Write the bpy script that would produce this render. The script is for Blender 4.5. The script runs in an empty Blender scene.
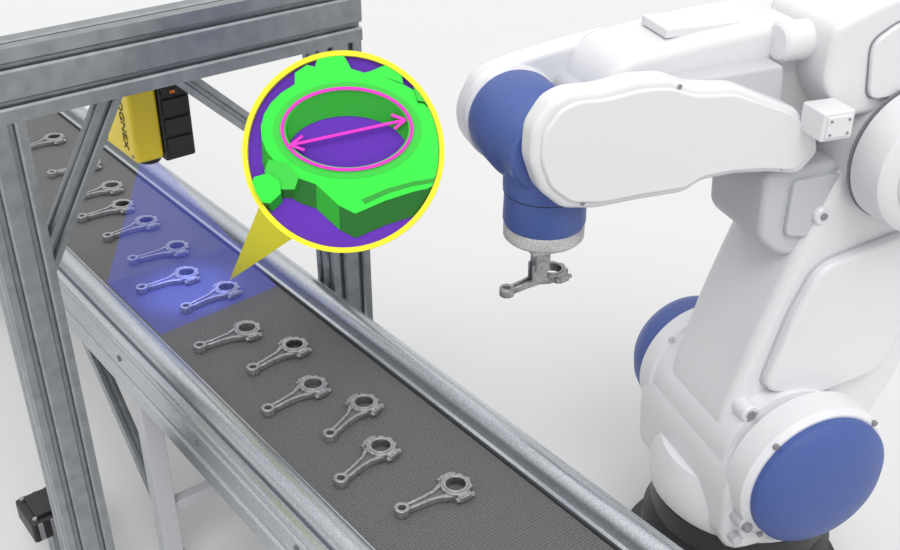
import bpy, bmesh, math, random
from mathutils import Vector, Matrix
random.seed(3)
scn=bpy.context.scene
try:
    scn.view_settings.view_transform='Standard'; scn.view_settings.look='None'
except Exception: pass
COL=scn.collection
# ------------------------------------------------------------------ materials
def mat(name,col,rough=.5,metal=0.,noise=0.,nscale=60.,bump=0.,bscale=200.,emit=0.,coat=0.):
    m=bpy.data.materials.new(name); m.use_nodes=True; nt=m.node_tree; b=nt.nodes['Principled BSDF']
    b.inputs['Base Color'].default_value=(*col,1); b.inputs['Roughness'].default_value=rough; b.inputs['Metallic'].default_value=metal
    if coat: b.inputs['Coat Weight'].default_value=coat
    if emit:
        b.inputs['Emission Color'].default_value=(*col,1); b.inputs['Emission Strength'].default_value=emit
    if noise or bump:
        tc=nt.nodes.new('ShaderNodeTexCoord')
    if noise:
        n=nt.nodes.new('ShaderNodeTexNoise'); n.inputs['Scale'].default_value=nscale; n.inputs['Detail'].default_value=6
        nt.links.new(tc.outputs['Object'],n.inputs['Vector'])
        r=nt.nodes.new('ShaderNodeValToRGB')
        r.color_ramp.elements[0].position=.3; r.color_ramp.elements[1].position=.7
        r.color_ramp.elements[0].color=(*[max(0,c*(1-noise)) for c in col],1)
        r.color_ramp.elements[1].color=(*[min(1,c*(1+noise)) for c in col],1)
        nt.links.new(n.outputs['Fac'],r.inputs['Fac']); nt.links.new(r.outputs['Color'],b.inputs['Base Color'])
    if bump:
        n=nt.nodes.new('ShaderNodeTexNoise'); n.inputs['Scale'].default_value=bscale
        nt.links.new(tc.outputs['Object'],n.inputs['Vector'])
        bp=nt.nodes.new('ShaderNodeBump'); bp.inputs['Strength'].default_value=bump; bp.inputs['Distance'].default_value=.002
        nt.links.new(n.outputs['Fac'],bp.inputs['Height']); nt.links.new(bp.outputs['Normal'],b.inputs['Normal'])
    return m
M_alu=mat('aluminium_extrusion',(.33,.355,.37),.36,.85,.12,25)
M_rail=mat('galvanised_rail',(.50,.53,.56),.30,.9,.22,220,.15,300)
M_steel=mat('forged_steel',(.38,.38,.39),.38,.75,.25,120,.2,400)
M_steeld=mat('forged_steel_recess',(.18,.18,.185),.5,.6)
M_white=mat('robot_white',(.76,.76,.775),.35,0,.0,0,.0,0,0,.2)
M_grey=mat('robot_light_grey',(.54,.55,.57),.45)
M_line=mat('panel_gap',(.24,.245,.26),.6)
M_blue=mat('robot_blue',(.060,.105,.33),.45,0,.12,260,.15,300)
M_black=mat('robot_black',(.018,.018,.02),.45)
M_flange=mat('flange_metal',(.55,.55,.54),.4,.6,.3,300)
M_yel=mat('camera_yellow',(.80,.62,.03),.4)
M_ylab=mat('label_text_dark',(.05,.04,.01),.6)
M_orange=mat('indicator_orange',(.8,.2,.02),.4)
M_cy=mat('callout_yellow',(.80,.74,.01),.6,emit=.1)  # callout colours get a slight added glow for an unlit look; no lamp
M_cp=mat('callout_purple',(.10,.012,.40),.7,emit=.1)
M_cg=mat('callout_green',(.01,.72,.03),.5,emit=.1)
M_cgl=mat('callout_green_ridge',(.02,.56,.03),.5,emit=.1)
M_cgm=mat('callout_green_half_shade',(.01,.33,.015),.5,emit=.05)  # half shade painted as colour on relief walls, bore and groove
M_cgd=mat('callout_green_shaded',(.005,.14,.01),.6)  # deeper painted shade for relief walls along mostly horizontal edges
M_cm=mat('callout_magenta',(.72,.01,.50),.5,emit=.1)
M_foot=mat('rubber_foot',(.02,.02,.022),.7)
# belt
M_belt=bpy.data.materials.new('belt_rubber'); M_belt.use_nodes=True
nt=M_belt.node_tree; b=nt.nodes['Principled BSDF']; b.inputs['Roughness'].default_value=.65
tc=nt.nodes.new('ShaderNodeTexCoord'); v=nt.nodes.new('ShaderNodeTexVoronoi'); v.inputs['Scale'].default_value=150; v.inputs['Randomness'].default_value=.2
mp=nt.nodes.new('ShaderNodeMapping'); mp.inputs['Scale'].default_value=(1.3,.8,1)
nt.links.new(tc.outputs['Object'],mp.inputs['Vector']); nt.links.new(mp.outputs['Vector'],v.inputs['Vector'])
r=nt.nodes.new('ShaderNodeValToRGB'); r.color_ramp.elements[0].color=(.15,.148,.147,1); r.color_ramp.elements[1].color=(.05,.049,.049,1)
r.color_ramp.elements[0].position=.2; r.color_ramp.elements[1].position=.65
nt.links.new(v.outputs['Distance'],r.inputs['Fac']); nt.links.new(r.outputs['Color'],b.inputs['Base Color'])
bp=nt.nodes.new('ShaderNodeBump'); bp.inputs['Strength'].default_value=.3; bp.inputs['Distance'].default_value=.001; bp.invert=True
nt.links.new(v.outputs['Distance'],bp.inputs['Height']); nt.links.new(bp.outputs['Normal'],b.inputs['Normal'])
# light beam material
M_beam=bpy.data.materials.new('blue_light_beam'); M_beam.use_nodes=True; nt=M_beam.node_tree; nt.nodes.clear()
o=nt.nodes.new('ShaderNodeOutputMaterial'); t=nt.nodes.new('ShaderNodeBsdfTransparent'); e=nt.nodes.new('ShaderNodeEmission'); mx=nt.nodes.new('ShaderNodeMixShader')
e.inputs['Color'].default_value=(.13,.17,1,1); e.inputs['Strength'].default_value=.9; mx.inputs[0].default_value=.14
nt.links.new(t.outputs[0],mx.inputs[1]); nt.links.new(e.outputs[0],mx.inputs[2]); nt.links.new(mx.outputs[0],o.inputs['Surface'])

# ------------------------------------------------------------------ helpers
def link(o,parent=None):
    COL.objects.link(o)
    if parent is not None: o.parent=parent
    return o
def empty(name,loc=(0,0,0),rz=0):
    e=bpy.data.objects.new(name,None); e.location=loc; e.rotation_euler=(0,0,rz); e.empty_display_size=.1
    return link(e)
def fin(bm,name,m,parent,smooth=False,bev=0,seg=3,mtx=None):
    bmesh.ops.recalc_face_normals(bm,faces=bm.faces)
    me=bpy.data.meshes.new(name); bm.to_mesh(me); bm.free()
    for mm in (m if isinstance(m,(list,tuple)) else [m]): me.materials.append(mm)
    if smooth or bev: me.polygons.foreach_set('use_smooth',[True]*len(me.polygons))
    o=bpy.data.objects.new(name,me)
    if mtx is not None: o.matrix_local=mtx
    link(o,parent)
    if bev:
        md=o.modifiers.new('bevel','BEVEL'); md.width=bev; md.segments=seg; md.limit_method='ANGLE'; md.angle_limit=math.radians(35)
        md.harden_normals=True
    elif smooth:
        try: me.set_sharp_from_angle(angle=math.radians(40))
        except Exception: pass
    return o
def box(name,x0,x1,y0,y1,z0,z1,m,parent=None,bev=0,mtx=None):
    bm=bmesh.new(); bmesh.ops.create_cube(bm,size=1)
    for v in bm.verts:
        v.co=Vector(((x0+x1)/2+v.co.x*(x1-x0),(y0+y1)/2+v.co.y*(y1-y0),(z0+z1)/2+v.co.z*(z1-z0)))
    return fin(bm,name,m,parent,bev=bev,mtx=mtx)
def frame(axis):
    if axis=='z': return Matrix.Identity(3)
    if axis=='y': return Matrix(((1,0,0),(0,0,1),(0,1,0)))   # local (a,b,h)->(a,h,b)
    if axis=='x': return Matrix(((0,0,1),(1,0,0),(0,1,0)))   # (a,b,h)->(h,a,b)
def prism(name,pts,h0,h1,m,parent=None,axis='z',bev=0,seg=3,mtx=None,smooth=False):
    F=frame(axis); bm=bmesh.new()
    lo=[bm.verts.new(F@Vector((p[0],p[1],h0))) for p in pts]; hi=[bm.verts.new(F@Vector((p[0],p[1],h1))) for p in pts]
    bm.faces.new(lo); bm.faces.new(hi[::-1]); n=len(pts)
    for i in range(n): bm.faces.new((lo[i],hi[i],hi[(i+1)%n],lo[(i+1)%n]))
    return fin(bm,name,m,parent,bev=bev,seg=seg,mtx=mtx,smooth=smooth)
def lathe(name,prof,m,parent=None,axis='z',c=(0,0,0),n=56,smooth=True,bev=0):
    """prof: list of (r,h) ; revolved round axis through c"""
    F=frame(axis); bm=bmesh.new(); rings=[]
    for r,h in prof:
        if r<1e-6: rings.append([bm.verts.new(F@Vector((0,0,h))+Vector(c))])
        else: rings.append([bm.verts.new(F@Vector((r*math.cos(2*math.pi*i/n),r*math.sin(2*math.pi*i/n),h))+Vector(c)) for i in range(n)])
    for a,b in zip(rings,rings[1:]):
        for i in range(n):
            j=(i+1)%n
            if len(a)==1 and len(b)==1: continue
            if len(a)==1: bm.faces.new((a[0],b[i],b[j]))
            elif len(b)==1: bm.faces.new((a[i],b[0],a[j]))
            else: bm.faces.new((a[i],b[i],b[j],a[j]))
    return fin(bm,name,m,parent,smooth=True)
def cyl(name,r,h0,h1,m,parent=None,axis='z',c=(0,0,0),n=48,ch=.004):
    return lathe(name,[(0,h0),(r-ch,h0),(r,h0+ch),(r,h1-ch),(r-ch,h1),(0,h1)],m,parent,axis,c,n)
def round_poly(pts,r=.03,k=4):
    out=[]; n=len(pts)
    for i in range(n):
        p=Vector(pts[i]); a=Vector(pts[i-1]); b=Vector(pts[(i+1)%n])
        da=(a-p); db=(b-p); ra=min(r,da.length*.45); rb=min(r,db.length*.45)
        A=p+da.normalized()*ra; B=p+db.normalized()*rb
        for q in range(k+1):
            t=q/k; out.append(tuple(A*(1-t)**2+p*2*t*(1-t)+B*t*t))
    return out
def plate(name,outer,holes,z0,z1,m,parent=None,bev=0,mtx=None):
    """flat plate with holes, made through a filled 2-D curve"""
    cu=bpy.data.curves.new(name,'CURVE'); cu.dimensions='2D'; cu.fill_mode='BOTH'
    for pl in [outer]+holes:
        s=cu.splines.new('POLY'); s.points.add(len(pl)-1)
        for i,p in enumerate(pl): s.points[i].co=(p[0],p[1],0,1)
        s.use_cyclic_u=True
    cu.extrude=(z1-z0)/2-bev; cu.bevel_depth=bev; cu.bevel_resolution=1; cu.offset=-bev
    o=bpy.data.objects.new(name,cu); COL.objects.link(o)
    dg=bpy.context.evaluated_depsgraph_get(); dg.update()
    me=bpy.data.meshes.new_from_object(o.evaluated_get(dg)); bpy.data.objects.remove(o)
    me.transform(Matrix.Translation((0,0,(z0+z1)/2))); me.materials.clear(); me.materials.append(m)
    o=bpy.data.objects.new(name,me)
    if mtx is not None: o.matrix_local=mtx
    return link(o,parent)
def circ(cx,cy,rx,ry=None,n=40,a0=0):
    ry=ry or rx
    return [(cx+rx*math.cos(a0+2*math.pi*i/n),cy+ry*math.sin(a0+2*math.pi*i/n)) for i in range(n)]
def join(objs,name):
    bm=bmesh.new(); mats=[]
    for o in objs:
        me=o.data.copy(); me.transform(o.matrix_local)
        m=o.data.materials[0]
        if m not in mats: mats.append(m)
        idx=mats.index(m)
        for p in me.polygons: p.material_index=idx
        bm.from_mesh(me); bpy.data.objects.remove(o)
    me=bpy.data.meshes.new(name); bm.to_mesh(me); bm.free()
    for m in mats: me.materials.append(m)
    return me
# T-slot extrusion --------------------------------------------------
def tslot(name,w,h,p0,p1,parent,nw=2,nh=1,op=.014,dp=.016,up=(0,1,0)):
    """w x h section; nw slots on the w-wide faces, nh slots on the h-wide faces; runs p0->p1; 'up' = direction of h"""
    def side(a,b,n,inw):
        a=Vector(a);b=Vector(b);L=(b-a).length;d=(b-a)/L;inw=Vector(inw);o=[a]
        for i in range(n):
            c=L*(i+.5)/n
            for t,dd in ((-op*.9,0),(-op*.5,.004),(-op*.5,.006),(-op,.006),(-op*.6,dp),(op*.6,dp),(op,.006),(op*.5,.006),(op*.5,.004),(op*.9,0)):
                o.append(a+d*(c+t)+inw*dd)
        return o
    W,Hh=w/2,h/2
    pts=side((-W,-Hh),(W,-Hh),nw,(0,1))+side((W,-Hh),(W,Hh),nh,(-1,0))+side((W,Hh),(-W,Hh),nw,(0,-1))+side((-W,Hh),(-W,-Hh),nh,(1,0))
    p0=Vector(p0);p1=Vector(p1); z=(p1-p0).normalized(); y=Vector(up); y=(y-z*y.dot(z)).normalized(); x=y.cross(z)
    mtx=Matrix(((x.x,y.x,z.x,p0.x),(x.y,y.y,z.y,p0.y),(x.z,y.z,z.z,p0.z),(0,0,0,1)))
    return prism(name,[tuple(p) for p in pts],0,(p1-p0).length,M_alu,parent,mtx=mtx)

# ------------------------------------------------------------------ floor
M_floor=mat('studio_floor_white',(.64,.64,.64),.9)
box('floor',-30,30,-30,30,-.1,0,M_floor)

# ------------------------------------------------------------------ conveyor
cv=empty('belt_conveyor',(0,0,0))
Y0,Y1=.25,8.0
pts=[]
for i in range(13):
    a=math.pi/2+math.pi*i/12; pts.append((Y0+.06+.06*math.cos(a),.84+.06*math.sin(a)))
for i in range(13):
    a=-math.pi/2+math.pi*i/12; pts.append((Y1-.06+.06*math.cos(a),.84+.06*math.sin(a)))
prism('belt',pts,1.005,1.435,M_belt,cv,axis='x')
def arc(cx,cz,r,a0,a1,n=8): return [(cx+r*math.cos(math.radians(a0+(a1-a0)*i/n)),cz+r*math.sin(math.radians(a0+(a1-a0)*i/n))) for i in range(n+1)]
sec=[(0,.86),(0,.912)]+[(.010,.914),(.014,.922)]+arc(.050,.925,.034,170,0,14)+[(.085,.915),(.090,.912),(.093,.922),(.108,.922),(.112,.918)]\
   +[(.112,.90),(.106,.896),(.106,.884),(.112,.880),(.112,.82),(.104,.815),(.104,.795),(.112,.79),(.112,.74),(.106,.735),(.02,.735),(.02,.86)]
secL=[(1.0-x,z) for x,z in sec]; secR=[(1.44+x*.92,z) for x,z in sec]
prism('rail_left',secL,Y0+.02,Y1-.02,M_rail,cv,axis='y',smooth=True)
prism('rail_right',secR,Y0+.02,Y1-.02,M_rail,cv,axis='y',smooth=True)
for k,yy in enumerate((.9,2.66,4.7,6.6)):
    for sx,x in (('l',.93),('r',1.48)):
        box(f'leg_{k}_{sx}',x-.03,x+.03,yy-.03,yy+.03,.02,.74,M_grey,cv,bev=.004)
        box(f'leg_foot_{k}_{sx}',x-.06,x+.06,yy-.06,yy+.06,0,.02,M_foot,cv,bev=.004)
        tslot(f'leg_brace_{k}_{sx}',.04,.04,(x,yy+.02,.28),(x,yy+.47,.735),cv,1,1,.008,.008,up=(1,0,0))
    box(f'cross_tie_{k}',.93,1.48,yy-.02,yy+.02,.25,.29,M_grey,cv,bev=.003)
for i in range(14):
    y=.7+i*.5
    cyl(f'side_bolt_{i}',.010,.884,.889,M_steeld,cv,axis='x',c=(0,y,.855),n=6,ch=.001)

# ------------------------------------------------------------------ gantry frame
g=empty('aluminium_gantry_frame',(0,0,0))
YP=2.60
tslot('post_left',.13,.10,(.655,YP,.03),(.655,YP,1.70),g,2,2)
tslot('post_right',.14,.10,(1.625,YP,.03),(1.625,YP,1.70),g,2,2)
tslot('top_beam',.18,.10,(.2,YP,1.79),(1.70,YP,1.79),g,2,1,up=(0,1,0))
tslot('brace_left',.05,.05,(.70,YP+.01,1.26),(.96,YP+.01,1.70),g,1,1,.01,.012)
tslot('brace_right',.05,.05,(1.14,YP,1.71),(1.56,YP,1.30),g,1,1,.01,.012)
tslot('side_beam',.10,.10,(.25,YP+.051,1.80),(.25,YP+1.6,1.80),g,1,1)
tslot('post_rear',.10,.10,(.25,YP+1.65,.03),(.25,YP+1.65,1.85),g,1,1)
for i,(x,y) in enumerate(((.655,YP),(1.625,YP),(.25,YP+1.65))):
    box(f'post_foot_{i}',x-.09,x+.09,y-.07,y+.07,0,.03,M_black,g,bev=.004)

# ------------------------------------------------------------------ drive motor standing by the conveyor leg
dm=empty('conveyor_drive_motor',(.68,2.95,0))
tslot('stand',.10,.07,(0,0,.0),(0,0,.16),dm,1,1)
box('motor_body',-.11,.10,-.07,.09,.16,.24,M_black,dm,bev=.01)
box('motor_cover',-.085,.075,-.05,.07,.24,.255,M_black,dm,bev=.005)
for i in range(5): box(f'motor_fin_{i}',-.09+i*.04,-.075+i*.04,-.075,.095,.17,.235,M_line,dm)
for i,(x,y) in enumerate(((-.09,-.05),(.08,-.05),(-.09,.07),(.08,.07))): cyl(f'motor_bolt_{i}',.008,.238,.25,M_steel,dm,c=(x,y,0),n=6,ch=.001)

# ------------------------------------------------------------------ machine vision camera + bracket
mv=empty('machine_vision_camera',(1.140,2.87,1.415))
box('yellow_housing',-.085,.0,-.12,.10,0,.26,M_yel,mv,bev=.012)
box('black_body',0.002,.095,-.122,.095,-.012,.245,M_black,mv,bev=.006)
for i in range(4): box(f'cooling_fin_{i}',.010,.088,-.130,-.12,.01+i*.058,.056+i*.058,M_black,mv,bev=.002)
box('indicator',.035,.05,-.134,-.129,.19,.198,M_orange,mv)
for i,(y,z) in enumerate(((-.10,.02),(.08,.02),(-.10,.24),(.08,.24))): cyl(f'housing_screw_{i}',.006,-.087,-.084,M_line,mv,axis='x',c=(0,y,z),n=12,ch=.0005)
cyl('lens_barrel',.035,-.05,0,M_black,mv,c=(.0,0,0))
tslot('mount_arm',.04,.04,(0,-.22,.335),(0,.06,.335),mv,1,1,.008,.008,up=(0,0,1))
box('mount_plate',-.03,.03,-.03,.03,.24,.315,M_steel,mv,bev=.003)
tx=bpy.data.curves.new('label','FONT'); tx.body='COGNEX'; tx.size=.042; tx.extrude=.0008; tx.align_x='CENTER'; tx.align_y='CENTER'
to=bpy.data.objects.new('label_text',tx); tx.materials.append(M_ylab); link(to,mv)
to.matrix_local=Matrix.Translation((-.0860,-.06,.12))@Matrix(((0,0,-1,0),(0,-1,0,0),(-1,0,0,0),(0,0,0,1)))
# beam of light (closed truncated pyramid)
bm=bmesh.new()
top=[(1.120,2.85,1.36),(1.160,2.85,1.36),(1.160,2.89,1.36),(1.120,2.89,1.36)]
bot=[(1.012,2.67,.9025),(1.430,2.70,.9025),(1.430,3.04,.9025),(1.012,3.06,.9025)]
a=[bm.verts.new(p) for p in top]; c_=[bm.verts.new(p) for p in bot]
bm.faces.new(a); bm.faces.new(c_[::-1])
for i in range(4): bm.faces.new((a[i],c_[i],c_[(i+1)%4],a[(i+1)%4]))
fin(bm,'blue_inspection_light_beam',M_beam,None)
sp=bpy.data.lights.new('inspection_spot','SPOT'); sp.color=(.15,.22,1); sp.energy=34; sp.spot_size=math.radians(50); sp.spot_blend=.9; sp.shadow_soft_size=.02
so=bpy.data.objects.new('inspection_spot',sp); link(so); so.location=(1.20,2.87,1.345)

# ------------------------------------------------------------------ connecting rod mesh
def make_rod():
    L=.152; P=[]
    th=.020
    P.append(plate('a',circ(0,0,.0185),[circ(0,0,.0098)],0,th+.002,M_steel,bev=.0012))
    sh=[(.012,-.0095),(.012,.0095),(.06,.0108),(.095,.0145),(.122,.028),(.128,.02),(.128,-.02),(.122,-.028),(.095,-.0145),(.06,-.0108)]
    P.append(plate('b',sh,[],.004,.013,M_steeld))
    for s in (1,-1):
        rb=[(.012,s*.0042),(.012,s*.0102),(.06,s*.0118),(.095,s*.0155),(.122,s*.031),(.130,s*.024),(.118,s*.015),(.092,s*.0078),(.06,s*.005)]
        P.append(plate('c',rb,[],.001,.018,M_steel,bev=.001))
    ring=[]
    for i in range(72):
        t=2*math.pi*i/72; r=.0375
        d=abs((t+math.pi)%(2*math.pi)-math.pi)
        if d<1.45: r+= .0035*(1 if math.cos(t*9)>0 else 0)
        if abs(d-1.57)<.30: r+=.006
        ring.append((L+r*math.cos(t),r*math.sin(t)))
    P.append(plate('d',ring,[circ(L,0,.0245,n=48)],0,th+.001,M_steel,bev=.0012))
    P.append(plate('e',circ(L,0,.0305,n=48),[circ(L,0,.0245,n=48)],0,th+.004,M_steel,bev=.001))
    for s in (1,-1):
        P.append(plate('f',round_poly([(L-.018,s*.034),(L-.016,s*.049),(L+.016,s*.049),(L+.020,s*.034)][::s],.004),[],.003,th-.001,M_steel,bev=.001))
        for x0,x1 in ((L-.026,L-.014),(L+.012,L+.026)):
            P.append(cyl('g',.0062,x0,x1,M_steel,None,axis='x',c=(0,s*.0425,.011),n=6,ch=.001))
    return join(P,'connecting_rod')
rod_me=make_rod()
rods=[(1.162,4.264,1.271,4.281),(1.177,3.959,1.306,3.951),(1.156,3.697,1.289,3.700),(1.122,3.529,1.253,3.527),(1.136,3.335,1.273,3.351),(1.135,3.130,1.279,3.113),(1.078,2.936,1.228,2.929),(1.136,2.745,1.284,2.764),(1.069,2.523,1.224,2.516),(1.135,2.329,1.299,2.354),(1.072,2.137,1.240,2.154),(1.144,1.944,1.300,2.001),(1.069,1.779,1.232,1.822),(1.123,1.600,1.286,1.584),(1.06,4.50,1.20,4.52),(1.15,4.75,1.30,4.75),(1.08,5.02,1.22,5.02)]
for i,(x0,y0,x1,y1) in enumerate(rods):
    o=bpy.data.objects.new('connecting_rod',rod_me); o.location=(x0,y0,.9008)
    o.rotation_euler=(0,0,math.atan2(y1-y0,x1-x0)); link(o)

# ------------------------------------------------------------------ robot
rb=empty('industrial_robot_arm',(1.70,1.79,0),math.radians(-19.4))
SC=(.735,.64)
NC=(.76,.625)
# base
lathe('base_foot',[(0,0),(.36,0),(.36,.04),(.33,.05),(.30,.07),(.30,.20),(.27,.24),(0,.24)],M_black,rb,c=(.76,0,0))
lathe('turret',[(0,.24),(.27,.24),(.28,.27),(.28,.34),(.26,.36),(0,.36)],M_black,rb,c=(.76,0,0))
lathe('turret_skirt',[(0,.30),(.24,.30),(.29,.36),(.30,.44),(.27,.52),(0,.54)],M_white,rb,c=(.76,0,0))
prism('shoulder_pedestal',round_poly([(.53,.34),(.51,.62),(.62,.80),(.90,.80),(1.04,.62),(1.02,.34)],.08),-.27,.28,M_white,rb,axis='y',bev=.03,seg=4)
# shoulder axis barrel
lathe('shoulder_barrel_far',[(0,-.20),(.205,-.20),(.205,.22),(.215,.23),(.218,.285),(.205,.30),(0,.30)],M_white,rb,axis='y',c=(SC[0],0,SC[1]))
lathe('shoulder_barrel_near',[(0,-.33),(.222,-.33),(.238,-.315),(.238,-.235),(.228,-.225),(.205,-.19),(0,-.19)],M_white,rb,axis='y',c=(NC[0],0,NC[1]))
lathe('shoulder_cap_near',[(.0,-.398),(.08,-.396),(.14,-.386),(.19,-.368),(.213,-.348),(.216,-.325)],M_blue,rb,axis='y',c=(NC[0],0,NC[1]))
lathe('shoulder_cap_far',[(.0,.45),(.08,.445),(.14,.43),(.18,.40),(.200,.36),(.206,.33),(.206,.295)],M_blue,rb,axis='y',c=(SC[0],0,SC[1]))
for k in range(4):
    a=math.pi/4+k*math.pi/2
    cyl(f'cap_bolt_{k}',.009,-.335,-.325,M_line,rb,axis='y',c=(NC[0]+.227*math.cos(a),0,NC[1]+.227*math.sin(a)),n=16,ch=.001)
    cyl(f'far_collar_bolt_{k}',.010,.22,.23,M_grey,rb,axis='y',c=(SC[0]+.215*math.cos(a),0,SC[1]+.215*math.sin(a)),n=16,ch=.001)
cyl('pedestal_connector',.022,-.32,-.26,M_grey,rb,axis='y',c=(.555,0,.50),n=24)
cyl('pedestal_connector_b',.014,-.335,-.30,M_line,rb,axis='y',c=(.555,0,.50),n=24,ch=.001)
cyl('pedestal_connector_c',.018,-.30,-.26,M_grey,rb,axis='y',c=(.555,0,.42),n=24)
# upper arm
ua=[(.56,.55),(.545,.74),(.61,1.0),(.67,1.18),(.73,1.34),(.80,1.52),(1.08,1.52),(1.18,1.2),(1.16,.8),(1.02,.50)]
prism('upper_arm',round_poly(ua,.06),-.15,.17,M_white,rb,axis='y',bev=.035,seg=4)
uap=[(.64,.86),(.70,1.10),(.76,1.24),(1.04,1.30),(1.10,1.0),(1.04,.84),(.82,.80)]
prism('upper_arm_cover_gap',round_poly([(x+(.004 if x>.88 else -.004),z+(.004 if z>1.05 else -.004)) for x,z in uap],.05),-.156,-.14,M_grey,rb,axis='y')
prism('upper_arm_cover',round_poly(uap,.05),-.185,-.145,M_white,rb,axis='y',bev=.014)
cyl('arm_boss',.028,-.20,-.14,M_white,rb,axis='y',c=(.60,0,.80),n=28)
cyl('arm_boss_recess',.014,-.204,-.198,M_line,rb,axis='y',c=(.60,0,.80),n=20,ch=.001)
# elbow
lathe('elbow_joint',[(0,-.31),(.16,-.31),(.185,-.29),(.19,-.26),(.19,-.19),(.175,-.18),(.175,.24),(.15,.26),(0,.26)],M_white,rb,axis='y',c=(.97,0,1.55))
lathe('elbow_gap',[(.0,-.182),(.193,-.182),(.193,-.178),(0,-.178)],M_line,rb,axis='y',c=(.97,0,1.55))
lathe('elbow_disc',[(0,-.325),(.13,-.325),(.14,-.315),(.14,-.30)],M_white,rb,axis='y',c=(.97,0,1.55))
prism('elbow_block',round_poly([(.58,1.52),(.59,1.32),(.66,1.26),(.86,1.22),(.92,1.30),(.92,1.52)],.03),-.12,.14,M_grey,rb,axis='y',bev=.02)
prism('elbow_block_plate',round_poly([(.66,1.49),(.66,1.33),(.84,1.29),(.86,1.49)],.02),-.135,-.11,M_grey,rb,axis='y',bev=.006)
cyl('elbow_block_boss',.026,-.15,-.13,M_white,rb,axis='y',c=(.76,0,1.38),n=24)
cyl('elbow_block_boss_b',.010,-.155,-.145,M_line,rb,axis='y',c=(.76,0,1.38),n=24,ch=.001)
# forearm body (behind) and side housing (in front)
fb=[(.16,1.60),(.14,1.74),(.19,1.83),(.42,1.865),(.60,1.88),(.78,1.87),(1.00,1.90),(1.25,1.90),(1.25,1.56),(.60,1.52)]
prism('forearm_body',round_poly(fb,.05),-.03,.22,M_white,rb,axis='y',bev=.03,seg=4)
prism('forearm_top_plate',[(.33,.02),(.54,.02),(.54,.15),(.33,.15)],1.855,1.880,M_white,rb,bev=.005)
ffk=[(-.12,1.60),(-.125,1.68),(-.09,1.75),(-.02,1.775),(.10,1.80),(.30,1.83),(.34,1.60),(.10,1.53),(-.06,1.53)]
prism('far_fork',round_poly(ffk,.04),.19,.265,M_white,rb,axis='y',bev=.02,seg=4)
fh=[(-.088,1.66),(-.085,1.74),(-.045,1.80),(.0,1.818),(.08,1.815),(.17,1.828),(.25,1.823),(.33,1.79),(.44,1.78),(.54,1.735),(.62,1.70),(.69,1.63),(.71,1.57),(.66,1.515),(.56,1.535),(.46,1.545),(.37,1.54),(.33,1.515),(.20,1.515),(.09,1.51),(0,1.525),(-.06,1.58)]
prism('forearm_side_housing',round_poly(fh,.02,3),-.150,-.075,M_white,rb,axis='y',bev=.018,seg=4)
cx=sum(p[0] for p in fh)/len(fh); cz=1.67
fh2=[(cx+(x-cx)*.94,cz+(z-cz)*.87) for x,z in fh]
prism('housing_cover_step',round_poly(fh2,.02,3),-.160,-.145,M_white,rb,axis='y',bev=.009)
for i,(x,z) in enumerate(((-.055,1.70),(.05,1.535),(.28,1.80),(.52,1.72),(.60,1.545))): cyl(f'housing_screw_{i}',.006,-.153,-.149,M_line,rb,axis='y',c=(x,0,z),n=14,ch=.001)
prism('forearm_bridge',round_poly([(.16,1.58),(.16,1.78),(.60,1.80),(.62,1.56)],.02),-.10,.0,M_grey,rb,axis='y',bev=.01)
cyl('fork_pivot',.04,-.08,.20,M_grey,rb,axis='y',c=(.15,0,1.70),n=28)
prism('elbow_top_motor',round_poly([(.68,1.76),(.68,1.90),(.84,1.96),(1.12,1.96),(1.2,1.88),(1.2,1.66),(.74,1.66)],.03),-.16,.12,M_white,rb,axis='y',bev=.02)
prism('motor_cover_gap',round_poly([(.805,1.705),(.785,1.858),(.863,1.905),(1.098,1.905),(1.133,1.705)],.03),-.163,-.15,M_line,rb,axis='y')
prism('motor_cover',round_poly([(.808,1.708),(.788,1.855),(.865,1.902),(1.095,1.902),(1.13,1.708)],.03),-.175,-.15,M_white,rb,axis='y',bev=.006)
box('connector_box',.63,.72,-.24,-.15,1.645,1.72,M_white,rb,bev=.006)
box('connector_box_lid',.64,.71,-.245,-.235,1.655,1.71,M_white,rb,bev=.003)
for i,(x,z) in enumerate(((.65,1.665),(.70,1.665),(.65,1.70),(.70,1.70))): cyl(f'connector_screw_{i}',.003,-.249,-.243,M_line,rb,axis='y',c=(x,0,z),n=12,ch=.0005)
cyl('motor_can',.05,.60,.70,M_white,rb,axis='x',c=(0,-.05,1.84),ch=.008)
# wrist
WC=(.0,1.64)
lathe('wrist_barrel_blue',[(0,-.078),(.10,-.078),(.108,-.07),(.108,.02),(.118,.035),(.126,.05),(.126,.165),(.122,.18),(0,.18)],M_blue,rb,axis='y',c=(WC[0],0,WC[1]))
lathe('wrist_end_cap_white',[(.116,.175),(.130,.185),(.130,.250),(.118,.268),(0,.272)],M_white,rb,axis='y',c=(WC[0],0,WC[1]))
lathe('tool_cylinder_blue',[(0,1.68),(.10,1.68),(.108,1.66),(.108,1.52),(.104,1.50),(.106,1.43),(.10,1.415),(0,1.415)],M_blue,rb,c=(.02,0,0))
lathe('tool_seam',[(0,1.509),(.107,1.509),(.107,1.511),(0,1.511)],M_black,rb,c=(.02,0,0))
lathe('tool_flange',[(0,1.42),(.098,1.42),(.104,1.412),(.104,1.385),(.098,1.378),(0,1.378)],M_flange,rb,c=(.02,0,0))
box('gripper_body',-.02,.06,-.03,.03,1.335,1.38,M_flange,rb,bev=.003)
box('gripper_stem',-.005,.035,-.02,.02,1.28,1.34,M_steel,rb,bev=.002)
for s in (-1,1): box(f'gripper_jaw_{s}',-.012,.03,s*.012-.004,s*.012+.004,1.245,1.30,M_steel,rb,bev=.001)
ro=bpy.data.objects.new('held_connecting_rod',rod_me); link(ro,rb)
ro.location=(-.088,-.028,1.236); ro.rotation_euler=(0,0,math.radians(19.4)); ro.scale=(1.04,1.04,1.04)

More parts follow.
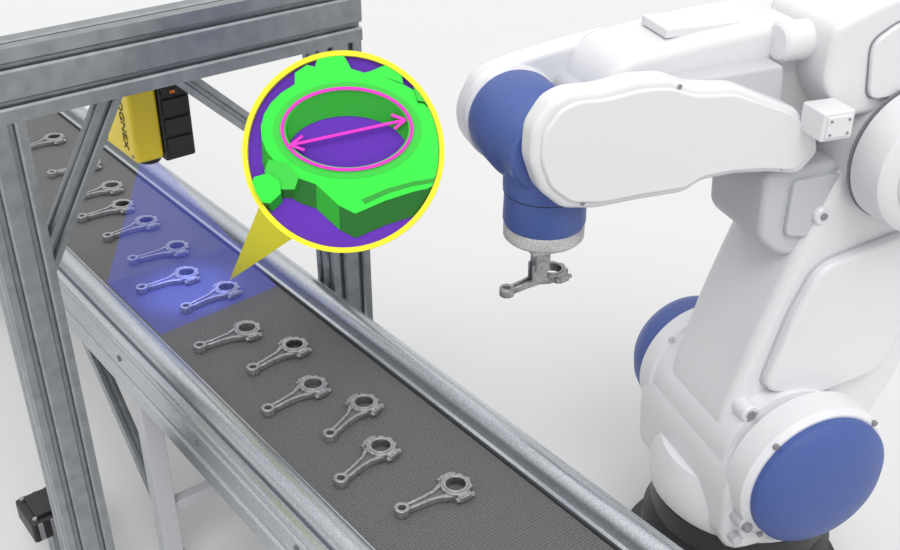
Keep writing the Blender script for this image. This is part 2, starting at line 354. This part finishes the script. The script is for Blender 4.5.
# ------------------------------------------------------------------ inspection callout: overlay graphic built as an added camera-facing relief disc
th=math.atan(637/1090); yw=math.radians(38.4)
K=.002385
cs=bpy.data.objects.new('magnified_callout_graphic',None); link(cs)
cs.matrix_world=Matrix.Translation((1.288,2.033,1.641))@Matrix.Rotation(-yw,4,'Z')@Matrix.Rotation(math.pi/2-th,4,'X')
def tr(q):
    x,y=q[0]-344,152-q[1]; r=math.hypot(x,y)
    if r>95: x*=95/r;y*=95/r
    return (x*K,y*K)
def callout_pts(pts,n=4):
    """sketch units (1/100 of the callout radius, y down) -> metres on the callout, trimmed to the round rim"""
    out=[]
    for i in range(len(pts)):
        a=Vector(pts[i]);b=Vector(pts[(i+1)%len(pts)])
        for k in range(n):
            p=Vector(tr(a.lerp(b,k/n)))
            if not out or (p-Vector(out[-1])).length>1e-4: out.append(tuple(p))
    if (Vector(out[0])-Vector(out[-1])).length<1e-4: out.pop()
    return out
def ell(cx,cy,rx,ry,n=72): return [((cx+rx*math.cos(2*math.pi*i/n)-344)*K,(152-(cy+ry*math.sin(2*math.pi*i/n)))*K) for i in range(n)]
def relief(name,pts,hole,z0,z1,dy,top=None,n=4):
    """oblique relief block: top face at z1, side walls running down (dy units) to the backing at z0"""
    dense=[]
    for i in range(len(pts)):
        a=Vector(pts[i]);b=Vector(pts[(i+1)%len(pts)])
        for k in range(n): dense.append(a.lerp(b,k/n))
    def walls(loop,tag):
        bm=bmesh.new(); N=len(loop)
        up=[bm.verts.new((*tr(q),z1)) for q in loop]; lo=[bm.verts.new((*tr((q[0],q[1]+dy)),z0)) for q in loop]
        for i in range(N):
            j=(i+1)%N
            d=Vector(loop[j])-Vector(loop[i])
            try: f=bm.faces.new((up[i],up[j],lo[j],lo[i]))
            except Exception: continue
            if d.length>0: f.material_index=0 if abs(d.x)>abs(d.y)*1.2 else 1  # wall shading painted by edge direction
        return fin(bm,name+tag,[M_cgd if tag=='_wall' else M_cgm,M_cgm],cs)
    walls(dense,'_wall')
    holes=[]
    if hole:
        cx,cy,rx,ry=hole; L=[(cx+rx*math.cos(2*math.pi*i/72),cy+ry*math.sin(2*math.pi*i/72)) for i in range(72)]
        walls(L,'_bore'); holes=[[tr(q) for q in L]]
    plate(name,callout_pts(pts,n),holes,z1-.001,z1,top or M_cg,cs)
lathe('backing_disc',[(0,-.012),(.236,-.012),(.24,-.008),(.24,-.001),(0,-.001)],M_cp,cs,n=96)
plate('yellow_rim',circ(0,0,.2405,n=96),[circ(0,0,.228,n=96)],-.004,.012,M_cy,cs)
# outline of the big end: faceted ring + serrated cap + shank leaving to the lower right
body=[]
for a in range(112,376,12):
    ra=math.radians(a); body.append((350+88*math.cos(ra),131+58*math.sin(ra)))
    if a==232: body+= [(296,74),(308,66),(316,68),(320,52),(344,55),(352,70)]
    if a==280: body+= [(372,72),(386,66),(402,76),(404,86)]
body=[p for p in body if not (296<p[0]<352 and 70<p[1]<90 and p not in ((296,74),))] 
body+= [(440,150),(442,186),(414,192),(386,201),(356,214),(340,206)]
relief('rod_big_end',body,(348,130,61,38),.001,.016,24)
plate('bore_collar',ell(348,131,74,48),[ell(348,130,61,38)],.016,.0172,M_cgl,cs)
plate('shank_groove',callout_pts([(362,200),(388,189),(414,182),(440,178),(440,182),(414,186),(390,193),(366,204)]),[],.016,.0175,M_cgm,cs)
relief('bolt_boss',[(266,172),(270,160),(288,164),(300,178),(296,190),(276,190)],None,.001,.020,8,M_cgl,2)
relief('bolt_head',[(251,190),(256,178),(270,174),(281,182),(283,194),(272,204),(257,202)],None,.001,.026,8,M_cg,2)
relief('bolt_nut',[(414,88),(424,84),(434,96),(432,104),(418,102)],None,.001,.022,6,M_cgl,2)
plate('magenta_ring',ell(348,130,66,42),[ell(348,130,62.8,38.8)],.016,.022,M_cm,cs)
def seg(a,b,w):
    a=Vector(a);b=Vector(b);d=(b-a).normalized();q=Vector((-d.y,d.x))*w/2
    return [tuple(a+q),tuple(b+q),tuple(b-q),tuple(a-q)]
for i,(a,b) in enumerate([((292,146),(406,121)),((292,146),(304,137)),((292,146),(306,151)),((406,121),(392,116)),((406,121),(395,130))]):
    plate(f'arrow_{i}',callout_pts(seg(a,b,2.8),n=1),[],.016,.0225+.0002*i,M_cm,cs)
# the graphic's pointer, from the callout down to the inspected rod
inv=cs.matrix_world.inverted(); tip=inv@Vector((1.31,2.79,.925))
bm=bmesh.new()
A=[((260-344)*K,(152-204)*K),((298-344)*K,(152-234)*K)]
vs=[bm.verts.new((A[0][0],A[0][1],-.004)),bm.verts.new((A[1][0],A[1][1],-.004)),bm.verts.new((A[0][0],A[0][1],-.014)),bm.verts.new((A[1][0],A[1][1],-.014)),bm.verts.new(tip)]
for f_ in ((0,1,4),(2,4,3),(0,4,2),(1,3,4),(0,2,3,1)): bm.faces.new([vs[i] for i in f_])
fin(bm,'pointer_tail',M_cy,cs)

# ------------------------------------------------------------------ light
w=bpy.data.worlds.new('studio'); scn.world=w; w.use_nodes=True; nt=w.node_tree; bg=nt.nodes['Background']
tc=nt.nodes.new('ShaderNodeTexCoord'); sx=nt.nodes.new('ShaderNodeSeparateXYZ'); rp=nt.nodes.new('ShaderNodeValToRGB')
nt.links.new(tc.outputs['Generated'],sx.inputs[0]); nt.links.new(sx.outputs['Z'],rp.inputs['Fac']); nt.links.new(rp.outputs['Color'],bg.inputs['Color'])
rp.color_ramp.elements[0].position=0; rp.color_ramp.elements[0].color=(.38,.38,.39,1)
rp.color_ramp.elements[1].position=.75; rp.color_ramp.elements[1].color=(1,1,1,1)
bg.inputs['Strength'].default_value=1.22
s=bpy.data.lights.new('key_sun','SUN'); s.energy=1.2; s.angle=math.radians(35)
o=bpy.data.objects.new('key_sun',s); link(o); o.rotation_euler=Vector((.35,.55,-1)).to_track_quat('-Z','Y').to_euler()

# ------------------------------------------------------------------ camera
cam=bpy.data.cameras.new('camera'); co=bpy.data.objects.new('camera',cam); link(co)
cam.sensor_width=36; cam.lens=36*1090/900; cam.clip_end=200
co.location=(0,0,2.7); co.rotation_euler=(math.pi/2-th,0,-yw)
scn.camera=co
